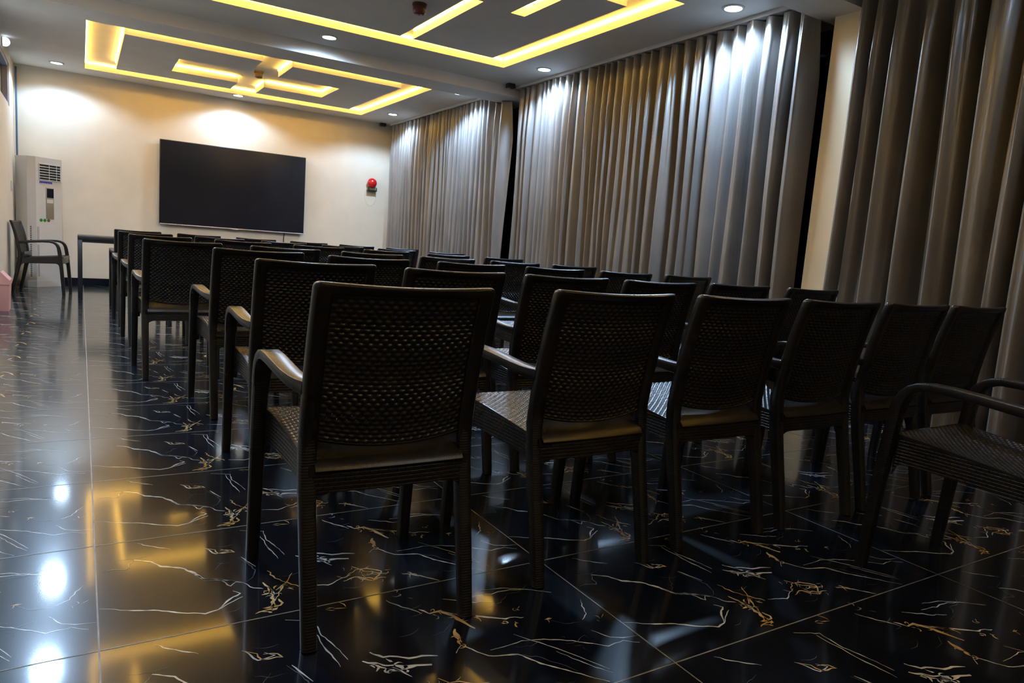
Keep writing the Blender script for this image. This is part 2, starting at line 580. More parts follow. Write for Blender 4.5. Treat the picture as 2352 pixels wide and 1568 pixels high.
fr.box(XL - 0.09, XL - 0.01, WY1 - 0.05, WY1, WZ0, WZ1)
fr.box(XL - 0.09, XL - 0.01, WY0 + 0.05, WY1 - 0.05, WZ0, WZ0 + 0.04)
fr.box(XL - 0.09, XL - 0.01, WY0 + 0.05, WY1 - 0.05, WZ1 - 0.04, WZ1)
for yy in (8.35, 9.1):
    fr.box(XL - 0.085, XL - 0.03, yy - 0.02, yy + 0.02, WZ0 + 0.04, WZ1 - 0.04)
struct(fr, 'window_frame', FRAME_W).parent = w1

PY0, PY1 = 1.93, 2.27       # near pillar
QY0, QY1 = 6.52, 6.88       # pillar under the far beam
wr = MB()
wins = [(-2.6, PY0 - 0.25), (PY1 + 0.02, 6.66), (6.70, YB - 0.2)]
ys = YN
for a, b in wins:
    wr.box(XW, XW + 0.12, ys, a, -0.12, 3.2)
    wr.box(XW, XW + 0.12, a, b, -0.12, 0.3)
    wr.box(XW, XW + 0.12, a, b, 2.86, 3.2)
    ys = b
wr.box(XW, XW + 0.12, ys, YB, -0.12, 3.2)
struct(wr, 'wall_right', WALL)
for i, (a, b) in enumerate(wins):
    w = struct(MB().box(XW + 0.05, XW + 0.06, a + 0.002, b - 0.002, 0.302, 2.858), 'window_%d' % (i + 2), GLASS)
    f = MB()
    n = 4
    for k in range(n + 1):
        y = a + (b - a) * k / n
        f.box(XW + 0.02, XW + 0.09, max(a, y - 0.025), min(b, y + 0.025), 0.30, 2.86)
    f.box(XW + 0.02, XW + 0.09, a, b, 0.30, 0.345)
    f.box(XW + 0.02, XW + 0.09, a, b, 2.815, 2.86)
    struct(f, 'window_frame', BLACK_PL).parent = w
struct(MB().box(4.60, XW, PY0, PY1, 0, 2.785), 'pillar', PILLAR)

# ceiling with two recessed coves and an added unseen one ------------------------------------------------------------------
N = (0.03, 3.90, 3.08, 5.80)      # cove nearer the camera  x0 x1 y0 y1
T = (0.03, 3.90, -1.60, 1.05)      # unseen cove above the camera, added for amber light on the chair backs
F = (0.03, 3.81, 7.15, 10.14)     # cove by the screen wall
ce = MB()
X0, X1 = XL - 0.1, XW + 0.1
for (a, b, c0, d) in ((X0, X1, YN - 0.1, T[2]), (X0, T[0], T[2], T[3]), (T[1], X1, T[2], T[3]), (X0, X1, T[3], N[2]), (X0, N[0], N[2], N[3]), (N[1], X1, N[2], N[3]), (X0, X1, N[3], F[2]),
                      (X0, F[0], F[2], F[3]), (F[1], X1, F[2], F[3]), (X0, X1, F[3], YB + 0.1)):
    ce.box(a, b, c0, d, HC, HU)
ce.box(X0, X1, YN - 0.1, YB + 0.1, HU, HU + 0.15)
struct(ce, 'ceiling', CEIL)
LC = [(0.38, 7.72), (1.785, 7.72), (1.785, 8.45), (0.98, 8.45), (0.98, 9.27), (1.785, 9.27), (1.785, 9.82), (0.38, 9.82)]
RC = [(2.125, 7.72), (3.50, 7.72), (3.50, 9.82), (2.125, 9.82), (2.125, 9.27), (2.92, 9.27), (2.92, 8.45), (2.125, 8.45)]
NP = [(0.37, 3.43), (3.03, 3.43), (3.03, 4.21), (3.165, 4.21), (3.165, 3.43), (3.62, 3.43), (3.62, 5.55), (2.73, 5.55), (2.73, 4.14), (2.595, 4.14), (2.595, 5.55), (0.37, 5.55)]
TP = [(0.37, -1.25), (3.62, -1.25), (3.62, 0.75), (0.37, 0.75)]
for i, pl in zip((1, 2, 3, 6), (LC, RC, NP, TP)):
    struct(MB().prism(pl, HC, HU), 'trim_%d' % i, CEIL)
struct(MB().box(XL, XW, 6.46, 6.90, 2.785, HC), 'trim_4', CEIL)         # beams across the room
struct(MB().box(XL, XW, 2.04, 2.38, 2.785, HC), 'trim_5', CEIL)

bb = MB()
bb.box(XL, XW, YB - 0.012, YB, 0.0006, 0.105)
struct(bb, 'baseboard_back', MARBLE)
struct(MB().box(XL, XL + 0.012, YN, YB - 0.012, 0.0006, 0.105), 'baseboard_left', MARBLE)


# LED strips glued to the cove edges
def strip_loop(poly, inset, name, label):
    """amber strip running round a closed outline, offset by inset to the left of travel"""
    mb = MB()
    n = len(poly)
    z0, z1 = HU - 0.024, HU - 0.010
    for i in range(n):
        (ax, ay), (bx, by) = poly[i], poly[(i + 1) % n]
        L = math.hypot(bx - ax, by - ay)
        tx, ty = (bx - ax) / L, (by - ay) / L
        nx, ny = -ty, tx
        a0 = (ax + nx * inset + tx * 0.02, ay + ny * inset + ty * 0.02)
        b0 = (bx + nx * inset - tx * 0.02, by + ny * inset - ty * 0.02)
        h = 0.004
        P = [(a0[0] - nx * h, a0[1] - ny * h), (b0[0] - nx * h, b0[1] - ny * h), (b0[0] + nx * h, b0[1] + ny * h), (a0[0] + nx * h, a0[1] + ny * h)]
        mb.prism(P, z0, z1)
    o = mb.build(name, LED, smooth=False)
    tag(o, label, 'strip light', 'amber strip lights in the ceiling coves')
    return o


def rect(r):
    return [(r[0], r[2]), (r[1], r[2]), (r[1], r[3]), (r[0], r[3])]


strip_loop(rect(F), 0.006, 'cove_strip_light', 'amber strip light round the outer edge of the ceiling cove by the screen')
strip_loop(LC, -0.006, 'cove_strip_light', 'amber strip light round the cove panel on the air conditioner side of the screen')
strip_loop(RC, -0.006, 'cove_strip_light', 'amber strip light round the cove panel on the curtain side near the screen')
strip_loop(rect(N), 0.006, 'cove_strip_light', 'amber strip light round the outer edge of the cove farther from the screen')
strip_loop(NP, -0.006, 'cove_strip_light', 'amber strip light round the slotted panel of the cove holding the red-brown detector')

strip_loop(rect(T), 0.006, 'cove_strip_light', 'unseen amber strip light added round the cove behind the rows of chairs')  # out of view, warms the chair backs and the near curtain


# downlights ---------------------------------------------------------------------------------------
def downlight(x, y, label, power, cone=150, proto=[None]):
    if proto[0] is None:
        t_ = thing('downlight', label, 'ceiling light', (x, y, HC), group='recessed white downlights')
        MB().lathe([(0.085, 0.0), (0.085, -0.006), (0.078, -0.009), (0.066, -0.009), (0.063, -0.002), (0.063, 0.0)], 32).build('trim_ring', WHITE_PL, t_)
        MB().lathe([(0.062, -0.0005), (0.062, -0.004), (0.02, -0.0055), (0.001, -0.0055)], 32).build('lens', LAMP, t_)
        proto[0] = t_
    else:
        t_ = proto[0].copy()
        COL.objects.link(t_)
        for ch in proto[0].children:
            if ch.type == 'MESH':
                copy_thing(ch, t_)
        t_.location = (x, y, HC)
        t_['label'] = label
    ld = bpy.data.lights.new('downlight_beam', 'SPOT')
    ld.energy = power
    ld.color = (0.46, 0.69, 1.0)
    ld.spot_size = math.radians(cone)
    ld.spot_blend = 0.35
    ld.shadow_soft_size = 0.085
    lo = bpy.data.objects.new('downlight_beam', ld)
    COL.objects.link(lo)
    lo.parent = t_
    lo.location = (0, 0, -0.02)
    return t_


DP = 124.0
downlight(4.22, 2.89, 'bright white downlight over the pillar end of the long middle curtain', DP * 1.7)
downlight(4.24, 5.51, 'white downlight above the far end of the middle curtain', DP * 1.6)
downlight(2.08, 6.12, 'white downlight close to the ceiling beam between the two coves', DP * 0.9, 169)
downlight(-0.28, 10.08, 'white downlight in the ceiling corner above the air conditioner', DP * 0.72)
downlight(1.96, 10.22, 'white downlight over the wall screen', DP * 0.72)
downlight(4.13, 9.59, 'white downlight above the far end of the curtain nearest the alarm bell', DP * 1.25)
downlight(4.15, 7.35, 'white downlight hidden behind the beam by the far curtain', DP * 1.4)
downlight(-0.30, 7.30, 'white downlight over the aisle past the beam', DP)
downlight(-0.30, 5.55, 'white downlight over the aisle before the beam', DP)
downlight(-0.30, 2.90, 'unseen white downlight over the aisle beside the last rows of chairs', DP)  # out of view, added for the general light in the room
downlight(2.0, 2.72, 'unseen white downlight over the last rows of chairs', DP * 0.35)  # unseen lamp put in to light the seats of the last rows
downlight(4.20, 0.40, 'unseen white downlight above the curtain beside the stray armchair', DP * 0.08)  # unseen lamp placed for the thin highlights on the near curtain
downlight(-0.30, 0.30, 'unseen white downlight over the aisle behind the last row of chairs', DP * 0.25)  # added out of view to lift the dark chair backs
downlight(2.0, -1.6, 'unseen white downlight over the empty floor behind the stray armchair', DP * 0.12)  # unseen, added behind the camera for light on the chair backs


# ------------------------------------------------------------------ curtains and rails
def curtain(y0, y1, folds, seed, label, amp=0.064, ztop=2.868, under=None):
    r = random.Random(seed)
    NY = int((y1 - y0) / 0.007)
    NZ = 44
    # irregular fold widths
    wd = [r.uniform(0.65, 1.5) for _ in range(folds)]
    s = sum(wd)
    edges = [0.0]
    for w in wd:
        edges.append(edges[-1] + w / s)
    am = [r.uniform(0.75, 1.25) for _ in range(folds + 1)]
    drift = [r.uniform(-1, 1) for _ in range(folds + 1)]
    skew = [r.uniform(-0.55, 0.55) for _ in range(folds + 1)]
    merge = [r.random() for _ in range(folds + 1)]
    vwid = [r.uniform(0.13, 0.24) for _ in range(folds + 1)]
    slant = [r.uniform(-0.9, 0.9) for _ in range(folds + 1)]
    rip = [r.uniform(0.03, 0.30) for _ in range(folds + 1)]
    rn = [r.choice((1.5, 2, 3)) for _ in range(folds + 1)]
    mb = MB()
    vs, fs = [], []

    def f(q, zt):
        # q in 0..1 along the rail, zt 0 top .. 1 bottom
        for i in range(folds):
            if q <= edges[i + 1] or i == folds - 1:
                break
        u = (q - edges[i]) / (edges[i + 1] - edges[i])
        k = (1 - u) * skew[i] + u * skew[i + 1]
        u2 = u + k * 0.30 * math.sin(PI * u) * (0.4 + 0.6 * zt)
        a = ((1 - u) * am[i] + u * am[i + 1])
        # some folds fade lower down while neighbours grow
        fade = 1.0 + (0.35 * zt if merge[i] > 0.4 else -0.8 * zt * (1 - merge[i]))
        vw = vwid[i] * (1.0 + 0.5 * zt)
        d = min(u2, 1 - u2) / vw
        valley = math.exp(-d * d)
        tight = 0.55 + 0.45 * min(1, zt * 6)
        bulge = math.sin(PI * u2)
        tilt = slant[i] * (u2 - 0.5) * (1 - valley)
        ripple = rip[i] * math.sin(2 * PI * (u2 * rn[i] + 0.3 * zt)) * (1 - valley)
        return amp * tight * (2.0 * a * fade * valley - 0.35 * bulge + tilt + ripple) + 0.014 * math.sin(9 * q + 3 * zt + seed) * zt + 0.006 * math.sin(37 * q + 7 * zt)

    for iz in range(NZ + 1):
        zt = iz / NZ
        for iy in range(NY + 1):
            q = iy / NY
            yy = y0 + (y1 - y0) * q
            zt_top = ztop if under is None or yy > under else 2.778      # the end of the curtain hangs below the beam
            z = zt_top - zt * (zt_top - 0.025)
            i = min(folds, int(q * folds))
            sh = (drift[i] * (1 - (q * folds - i)) + drift[min(folds, i + 1)] * (q * folds - i)) * 0.25 / folds * zt
            qq = min(1, max(0, q + sh))
            x = f(qq, zt)
            vs.append((4.475 + x, y0 + (y1 - y0) * q, z + (0.004 * math.cos(2 * PI * q * folds) if iz == 0 else 0)))
    W1 = NY + 1
    off = len(vs)
    vs += [(x + 0.004, y, z) for x, y, z in vs]
    for iz in range(NZ):
        for iy in range(NY):
            a = iz * W1 + iy
            fs.append((a, a + 1, a + W1 + 1, a + W1))
            fs.append((off + a, off + a + W1, off + a + W1 + 1, off + a + 1))
        a = iz * W1
        fs.append((a, a + W1, off + a + W1, off + a))
        a = iz * W1 + NY
        fs.append((a, off + a, off + a + W1, a + W1))
    for iy in range(NY):
        a = NZ * W1 + iy
        fs.append((a, a + 1, off + a + 1, off + a))
    mb.add(vs, fs)
    o = mb.build('curtain', SATIN, fix=False, angle=80)
    tag(o, label, 'curtain', 'grey satin floor-length curtains')
    return o


curtain(-1.6, 2.0, 22, 11, 'grey-brown satin curtain beside the stray armchair, nearer the camera than the pillar', 0.082)
curtain(2.37, 6.42, 31, 5, 'long grey satin curtain between the pale pillar and the ceiling beam')
curtain(6.67, 10.46, 29, 23, 'grey satin curtain next to the red alarm bell and screen wall', under=6.94)
for a, b, lab in ((-1.6, 2.0, 'pale curtain rail on the ceiling before the pillar'), (2.385, 6.43, 'pale curtain rail between pillar and ceiling beam'),
                  (6.92, 10.5, 'pale curtain rail from the beam to the screen wall')):
    r_ = thing('curtain_rail', lab, 'curtain rail', (4.47, (a + b) / 2, HC), group='ceiling curtain rails')
    L = (b - a) / 2
    MB().cbox(-0.022, 0.05, -L, L, -0.034, -0.0005, 0.004).build('track', RAIL_W, r_)
    MB().cbox(-0.026, 0.054, L, L + 0.012, -0.038, -0.0005, 0.003).build('end_cap', GREY_PL, r_)
    MB().cbox(-0.026, 0.054, -L - 0.012, -L, -0.038, -0.0005, 0.003).build('end_cap', GREY_PL, r_)
for y, lab in ((6.375, 'small dark box at the beam end of the middle curtain rail'), (10.56, 'small dark box at the screen-wall end of the far curtain rail')):
    b = thing('rail_motor', lab, 'curtain motor', (4.335, y, HC), group='dark boxes on the rail ends')
    MB().cbox(-0.045, 0.055, -0.035, 0.035, -0.052, -0.0005, 0.006).build('casing', BLACK_PL, b)
    MB().lathe([(0.016, -0.068), (0.018, -0.064), (0.018, -0.051)], 16, -0.015, 0).build('knob', GREY_PL, b)


# ------------------------------------------------------------------ woven armchair
ZP = [0.0, 0.15, 0.30, 0.42, 0.50, 0.62, 0.75, 0.868]
YP = [0.005, 0.032, 0.062, 0.082, 0.082, 0.064, 0.036, 0.0]


def prof(z):
    return interp(z, ZP, YP)


def bow(x):
    return -0.016 * (1 - (x / 0.225) ** 2)


def weave(u, v, pu, pv):
    j = math.floor(v / pv)
    fv = v / pv - j
    fu = u / pu + 0.5 * (j % 2)
    fu -= math.floor(fu)
    return math.sin(PI * fv) ** 0.75 * (0.10 + 0.90 * (0.5 + 0.5 * math.cos(2 * PI * fu)) ** 0.9), fu, fv


def make_chair():
    root = thing('armchair', 'tmp', 'chair', group='dark woven armchairs')
    # --- backrest: U-shaped frame and woven panel
    mb = MB()
    xo, xi = 0.225, 0.183
    CR = 0.013
    ztop, zin = 0.868, 0.838
    path = []
    for k in range(13):
        z = 0.46 + (ztop - CR - 0.46) * k / 12
        path.append(((-xo, z), (-xi, min(z, zin - 0.004))))
    for k in range(1, 6):
        a = PI / 2 * k / 5
        path.append(((-xo + CR * (1 - math.cos(a)), ztop - CR + CR * math.sin(a)), (-xi + 0.003 * k / 5, zin - 0.004 * (1 - k / 5))))
    m = len(path)
    for k in range(1, 9):
        f = k / 9
        x = -xo + CR + f * 2 * (xo - CR)
        xx = -xi + 0.003 + f * 2 * (xi - 0.003)
        path.append(((x, ztop - 0.006 * math.sin(PI * f)), (xx, zin)))
    for k in range(m - 1, -1, -1):
        (a, b) = path[k]
        path.append(((-a[0], a[1]), (-b[0], b[1])))
    vs, fs = [], []
    S = 10
    for (ox, oz), (ix, iz) in path:
        to = 0.019 - 0.004 * max(0, (oz - 0.5) / 0.368)
        yo, yi = prof(oz) + bow(ox), prof(iz) + bow(ix)
        dx, dz = ix - ox, iz - oz

        def pt(f, q):
            y = yo + (yi - yo) * f
            return (ox + dx * f, y + q, oz + dz * f)
        vs += [pt(0.0, -to * 0.25), pt(0.06, -to * 0.75), pt(0.22, -to), pt(0.85, -to * 0.72), pt(1.0, -to * 0.3), pt(1.0, to * 0.3), pt(0.85, to * 0.72), pt(0.12, to), pt(0.03, to * 0.85), pt(0.0, to * 0.5)]
    for r in range(len(path) - 1):
        for i in range(S):
            j = (i + 1) % S
            fs.append((r * S + i, r * S + j, (r + 1) * S + j, (r + 1) * S + i))
    fs.append(tuple(range(S)))
    e = (len(path) - 1) * S
    fs.append(tuple(range(e + S - 1, e - 1, -1)))
    mb.add(vs, fs)
    PU, PV = 0.0235, 0.0114
    nu = int(2 * 0.187 / PU * 8)
    nv = int((0.845 - 0.47) / PV * 5)
    zt_ = 0.843
    for side in (-1, 1):
        vs, fs = [], []
        for j in range(nv + 1):
            for i in range(nu + 1):
                x = -0.187 + 0.374 * i / nu
                zb = 0.490 - 0.022 * (1 - (x / 0.187) ** 2)
                z = zb + (zt_ - zb) * j / nv
                u = i / nu * 0.374
                v = j / nv * (zt_ - 0.475)
                h, fu, fv = weave(u, v, PU, PV)
                border = min(1, (zt_ - z) / 0.030) * min(1, (0.187 - abs(x)) / 0.008)
                h *= max(0, border)
                vs.append((x, prof(z) + bow(x) + side * (0.0028 + 0.0042 * h), z))
        for j in range(nv):
            for i in range(nu):
                u = (i + 0.5) / nu * 0.374
                v = (j + 0.5) / nv * (zt_ - 0.475)
                h, fu, fv = weave(u, v, PU, PV)
                if fv < 0.22 and 0.42 < fu < 0.56 and 8 < j < nv - 16 and 5 < i < nu - 5:
                    continue
                a = j * (nu + 1) + i
                q = (a, a + 1, a + nu + 2, a + nu + 1)
                fs.append(q if side < 0 else q[::-1])
        mb.add(vs, fs)
    # closing lip under the woven panel
    vs, fs = [], []
    for i in range(25):
        x = -0.187 + 0.374 * i / 24
        zb = 0.490 - 0.022 * (1 - (x / 0.187) ** 2)
        y = prof(zb) + bow(x)
        vs += [(x, y - 0.006, zb), (x, y, zb - 0.006), (x, y + 0.006, zb), (x, y, zb + 0.006)]
    for i in range(24):
        for k in range(4):
            l = (k + 1) % 4
            fs.append((i * 4 + k, i * 4 + l, i * 4 + 4 + l, i * 4 + 4 + k))
    mb.add(vs, fs)
    mb.build('backrest', R_SMOOTH, root, fix=False, angle=50)
    # --- smooth curved lip between backrest and seat
    mb = MB()
    lip = [(0.126, 0.500), (0.116, 0.482), (0.102, 0.465), (0.086, 0.450), (0.070, 0.438), (0.057, 0.428), (0.051, 0.418), (0.058, 0.408), (0.085, 0.420), (0.118, 0.430), (0.129, 0.450), (0.132, 0.496)]
    vs, fs = [], []
    nl = len(lip)
    for i in range(15):
        x = -0.192 + 0.384 * i / 14
        vs += [(x, y + bow(x) * 0.5, z) for y, z in lip]
    for i in range(14):
        for k in range(nl):
            q = (k + 1) % nl
            fs.append((i * nl + k, i * nl + q, i * nl + nl + q, i * nl + nl + k))
    fs.append(tuple(range(nl)))
    fs.append(tuple(range(14 * nl + nl - 1, 14 * nl - 1, -1)))
    mb.add(vs, fs)
    mb.build('lower_back_rail', R_LIP, root)
    # --- rear legs
    for s in (-1, 1):
        zs = [0.0, 0.08, 0.16, 0.24, 0.32, 0.40, 0.46, 0.50]
        pth = [(s * 0.2045, prof(z), z) for z in zs]
        MB().sweep(pth, [0.036, 0.037, 0.038, 0.039, 0.040, 0.041, 0.041, 0.0405], [0.036, 0.038, 0.040, 0.042, 0.044, 0.044, 0.042, 0.036]).build('leg', R_RIBZ, root)
    # --- front legs and armrests
    for s in (-1, 1):
        pth = [(s * 0.2375, 0.537, 0.0), (s * 0.237, 0.529, 0.12), (s * 0.2365, 0.520, 0.25), (s * 0.236, 0.508, 0.40), (s * 0.2355, 0.498, 0.50), (s * 0.235, 0.491, 0.55)]
        MB().sweep(pth, [0.035, 0.037, 0.039, 0.041, 0.043, 0.045], [0.036, 0.038, 0.040, 0.042, 0.042, 0.040]).build('leg', R_RIBZ, root)
        ap = [(0.235, 0.4925, 0.54), (0.2345, 0.486, 0.572), (0.234, 0.474, 0.600), (0.2335, 0.455, 0.621), (0.233, 0.430, 0.634), (0.2325, 0.395, 0.640), (0.232, 0.33, 0.639),
              (0.231, 0.25, 0.633), (0.228, 0.185, 0.626), (0.222, 0.135, 0.620), (0.214, 0.10, 0.616), (0.206, 0.072, 0.614)]
        wd = [0.045, 0.047, 0.049, 0.050, 0.051, 0.051, 0.051, 0.050, 0.048, 0.045, 0.042, 0.040]
        tk = [0.038, 0.035, 0.032, 0.029, 0.027, 0.026, 0.026, 0.026, 0.027, 0.029, 0.032, 0.036]
        MB().sweep([(s * x, y, z) for x, y, z in ap], wd, tk, ch=0.15).build('armrest', R_RIBY, root)

    # --- seat
    def hw(y):
        return interp(y, [0.06, 0.20, 0.34, 0.44, 0.50, 0.535], [0.205, 0.203, 0.206, 0.213, 0.222, 0.232])

    def sz(x, y):
        return 0.428 + 0.044 * min(1, max(0, (y - 0.08) / 0.45)) - 0.012 * (1 - min(1, (abs(x) / 0.2) ** 2)) * math.sin(PI * min(1, max(0, (y - 0.06) / 0.48))) - 0.016 * max(0, (y - 0.49) / 0.045) ** 2
    mb = MB()
    nx, ny = 108, 150
    vs, fs = [], []
    for j in range(ny + 1):
        y = 0.055 + 0.48 * j / ny
        for i in range(nx + 1):
            x = (-1 + 2 * i / nx) * hw(y)
            h, _, _ = weave(y, x + 0.3, 0.021, 0.0125)
            b = min(1, (1 - abs(-1 + 2 * i / nx)) / 0.05) * min(1, j / 6) * min(1, (ny - j) / 8)
            vs.append((x, y, sz(x, y) + 0.0034 * (h - 0.4) * b))
    for j in range(ny):
        for i in range(nx):
            a = j * (nx + 1) + i
            fs.append((a, a + 1, a + nx + 2, a + nx + 1))
    # rim down to the underside
    rim = [j * (nx + 1) for j in range(ny + 1)] + [ny * (nx + 1) + i for i in range(1, nx + 1)] + [j * (nx + 1) + nx for j in range(ny - 1, -1, -1)] + [i for i in range(nx - 1, 0, -1)]
    o = len(vs)
    vs += [(vs[k][0], vs[k][1], 0.405 + 0.044 * min(1, max(0, (vs[k][1] - 0.08) / 0.45))) for k in rim]
    R = len(rim)
    for k in range(R):
        l = (k + 1) % R
        fs.append((rim[k], o + k, o + l, rim[l])[::-1])
    fs.append(tuple(range(o, o + R)))
    mb.add(vs, fs)
    mb.build('seat', R_SMOOTH, root, fix=False, angle=50)

    # --- apron boards with filleted ends
    mb = MB()

    def board(pts, thick, ztf):
        n = len(pts)
        L = [0]
        for i in range(n - 1):
            L.append(L[-1] + math.dist(pts[i], pts[i + 1]))
        vs, fs = [], []
        for i, (x, y) in enumerate(pts):
            a = pts[max(0, i - 1)]
            b = pts[min(n - 1, i + 1)]
            tx, ty = b[0] - a[0], b[1] - a[1]
            l = math.hypot(tx, ty)
            nx_, ny_ = -ty / l * thick / 2, tx / l * thick / 2
            d = min(L[i], L[-1] - L[i])
            zt = ztf + 0.042 * min(1, max(0, (y - 0.08) / 0.45))
            zl = 0.362 + 0.016 * min(1, max(0, (y - 0.08) / 0.45)) - (0.040 * (1 - math.sqrt(max(0, 1 - (1 - d / 0.045) ** 2))) if d < 0.045 else 0)
            vs += [(x + nx_, y + ny_, zl), (x - nx_, y - ny_, zl), (x - nx_, y - ny_, zt), (x + nx_, y + ny_, zt)]
        for i in range(n - 1):
            for k in range(4):
                q = (k + 1) % 4
                fs.append((i * 4 + k, i * 4 + q, i * 4 + 4 + q, i * 4 + 4 + k))
        fs.append((0, 1, 2, 3))
        fs.append(tuple(range((n - 1) * 4 + 3, (n - 1) * 4 - 1, -1)))
        mb.add(vs, fs)
    dens = [0, 0.02, 0.04, 0.06, 0.08, 0.10, 0.14, 0.2, 0.35, 0.5, 0.65, 0.8, 0.86, 0.90, 0.92, 0.94, 0.96, 0.98, 1.0]
    for s in (-1, 1):
        board([(s * (hw(0.09 + 0.40 * f) - 0.006), 0.09 + 0.40 * f) for f in dens], 0.016, 0.422)
    board([(-0.195 + 0.39 * f, 0.066 - 0.010 * math.sin(PI * f)) for f in dens], 0.018, 0.424)
    board([(-0.222 + 0.444 * f, 0.515 + 0.008 * math.sin(PI * f)) for f in dens], 0.016, 0.412)
    mb.build('apron', R_BRICK, root)
    return root


chair0 = make_chair()
ORD = ['first', 'second', 'third', 'fourth', 'fifth', 'sixth', 'seventh']
ROWS = {
    1: [(0.626, 0.404), (1.305, 0.46), (1.885, 0.482), (2.412, 0.475), (2.932, 0.478), (3.452, 0.486)],
    2: [(0.726, 1.506), (1.257, 1.402), (1.800, 1.392), (2.326, 1.363), (3.021, 1.485), (3.588, 1.44)],
    3: [(0.748, 2.617), (1.277, 2.465), (1.935, 2.542), (2.55, 2.564), (3.147, 2.574), (3.758, 2.596)],
    4: [(0.512, 3.673), (1.118, 3.604), (1.71, 3.60), (2.30, 3.61), (2.89, 3.61), (3.479, 3.619)],
    5: [(0.506, 5.059), (1.12, 5.043), (1.75, 5.04), (2.38, 5.05), (3.01, 5.04), (3.638, 5.046)],
    6: [(0.481, 6.189), (1.114, 6.168), (1.72, 6.17), (2.33, 6.18), (2.935, 6.17), (3.542, 6.176)],
    7: [(0.497, 7.476), (1.10, 7.46), (1.71, 7.46), (2.32, 7.45), (2.92, 7.46), (3.529, 7.452)],
}
ROT = {(1, 1): -0.02, (2, 1): -0.035, (1, 2): 0.015, (3, 1): 0.02, (2, 5): -0.02}
first = True
for r in range(1, 8):
    for c_, (x, y) in enumerate(ROWS[r]):
        ch = chair0 if first else copy_thing(chair0)
        first = False
        ch.location = (x, y, 0.0008)
        ch.rotation_euler = (0, 0, ROT.get((r, c_ + 1), 0.0))
        seat_word = 'at the aisle end' if c_ == 0 else ('at the curtain end' if c_ == 5 else ORD[c_] + ' from the aisle')
        ch['label'] = 'dark woven plastic armchair %s, %s row from the screen' % (seat_word, ORD[7 - r])
        ch['group'] = 'dark woven armchairs in rows facing the screen'
g_ = copy_thing(chair0)
g_.location = (2.44, -0.385, 0.0008)
g_.rotation_euler = (0, 0, 0.0)
g_['label'] = 'dark woven armchair standing alone behind the rows, cut off by the picture edge'
a_ = copy_thing(chair0)
a_.location = (-0.708, 9.42, 0.0008)
a_.rotation_euler = (0, 0, -PI / 2 - 0.14)
a_['label'] = 'dark woven armchair turned sideways in front of the white air conditioner'
for o in (g_, a_):
    if 'group' in o:
        del o['group']

# ------------------------------------------------------------------ screen wall things
tv = thing('television', 'large black wall-mounted screen on the cream end wall', 'television', (2.0175, YB, 1.5615))
MB().cbox(-1.0575, 1.0575, -0.075, -0.035, -0.6135, 0.6135, 0.006).build('casing', BLACK_PL, tv)
MB().box(-1.0475, 1.0475, -0.0775, -0.0745, -0.595, 0.6035).build('panel', SCREEN, tv, smooth=False)
MB().cbox(-1.0575, 1.0575, -0.080, -0.074, -0.6135, -0.5985, 0.002).build('bottom_trim', SILVER, tv)['label'] = 'thin silver bottom trim'
MB().cbox(-0.045, 0.045, -0.083, -0.078, -0.620, -0.6075, 0.002).build('logo_bar', SILVER, tv)
MB().box(-0.4, 0.4, -0.036, -0.0005, -0.3, 0.3).build('wall_bracket', BLACK_PL, tv, smooth=False)
cb = MB().tube([(2.775, YB - 0.05, 0.955), (2.776, YB - 0.03, 0.92), (2.775, YB - 0.012, 0.86), (2.778, YB - 0.010, 0.7), (2.776, YB - 0.010, 0.02)], 0.006, 8)
tag(cb.build('cable', BLACK_PL), 'thin dark cable hanging from the screen down the wall', 'cable')

bell = thing('alarm_bell', 'red round alarm bell on the wall beside the curtain', 'alarm bell', (4.208, YB, 1.875))
pr_ = []
for k in range(13):
    a = PI / 2 * k / 12
    pr_.append((max(0.001, 0.082 * math.cos(a)), -0.055 - 0.075 * math.sin(a)))
MB().lathe([(0.076, -0.050)] + pr_, 32, 0, 0, 0.025, 'Y').build('gong', RED, bell)
b = MB().cbox(-0.05, 0.05, -0.05, -0.0005, -0.02, 0.07, 0.006)
b.build('back_box', BROWN_PL, bell)
b = MB().box(-0.075, 0.085, -0.075, -0.0005, -0.112, -0.092)
b.box(-0.055, -0.045, -0.05, -0.03, -0.095, -0.02)
b.box(0.072, 0.084, -0.075, -0.06, -0.095, -0.05)
b.build('bracket', BLACK_PL, bell, smooth=False)
w = [(-0.10, -0.010, -0.12), (-0.105, -0.008, -0.24), (-0.06, -0.008, -0.33), (0.0, -0.008, -0.355), (0.06, -0.008, -0.32), (0.095, -0.008, -0.23), (0.09, -0.010, -0.11)]
MB().tube(w, 0.0016, 6).build('wire', WALL, bell)

ac = thing('air_conditioner', 'tall white floor-standing air conditioner in the corner of the end wall', 'air conditioner', (-0.495, 10.325, 0.0), math.radians(38))
Wd, Dp, Ht = 0.215, 0.145, 1.70
hull = [(-Wd, Dp), (-Wd, -Dp + 0.075), (-Wd + 0.065, -Dp), (Wd - 0.012, -Dp), (Wd, -Dp + 0.012), (Wd, Dp)]
MB().prism(hull, 0.06, Ht).build('body', WHITE_PL, ac, smooth=False)
MB().prism([(x * 1.03, y * 1.03) for x, y in hull], 0.0008, 0.085).build('base', WHITE_PL, ac, smooth=False)
fy = -Dp
MB().box(-0.105, 0.185, fy - 0.002, fy + 0.002, 1.405, 1.62).build('grille_recess', DARK_HOLE, ac, smooth=False)
gr = MB()
for k in range(7):
    z = 1.41 + k * 0.034
    gr.cbox(-0.105, 0.185, fy - 0.010, fy - 0.001, z - 0.0045, z + 0.0045, 0.002)
for x in (-0.105, 0.03, 0.13, 0.185):
    gr.box(x - 0.003, x + 0.003, fy - 0.008, fy - 0.001, 1.405, 1.62)
gr.build('grille', WHITE_PL, ac)
gb = MB().box(-0.10, 0.072, fy - 0.002, fy - 0.0003, 1.366, 1.392)
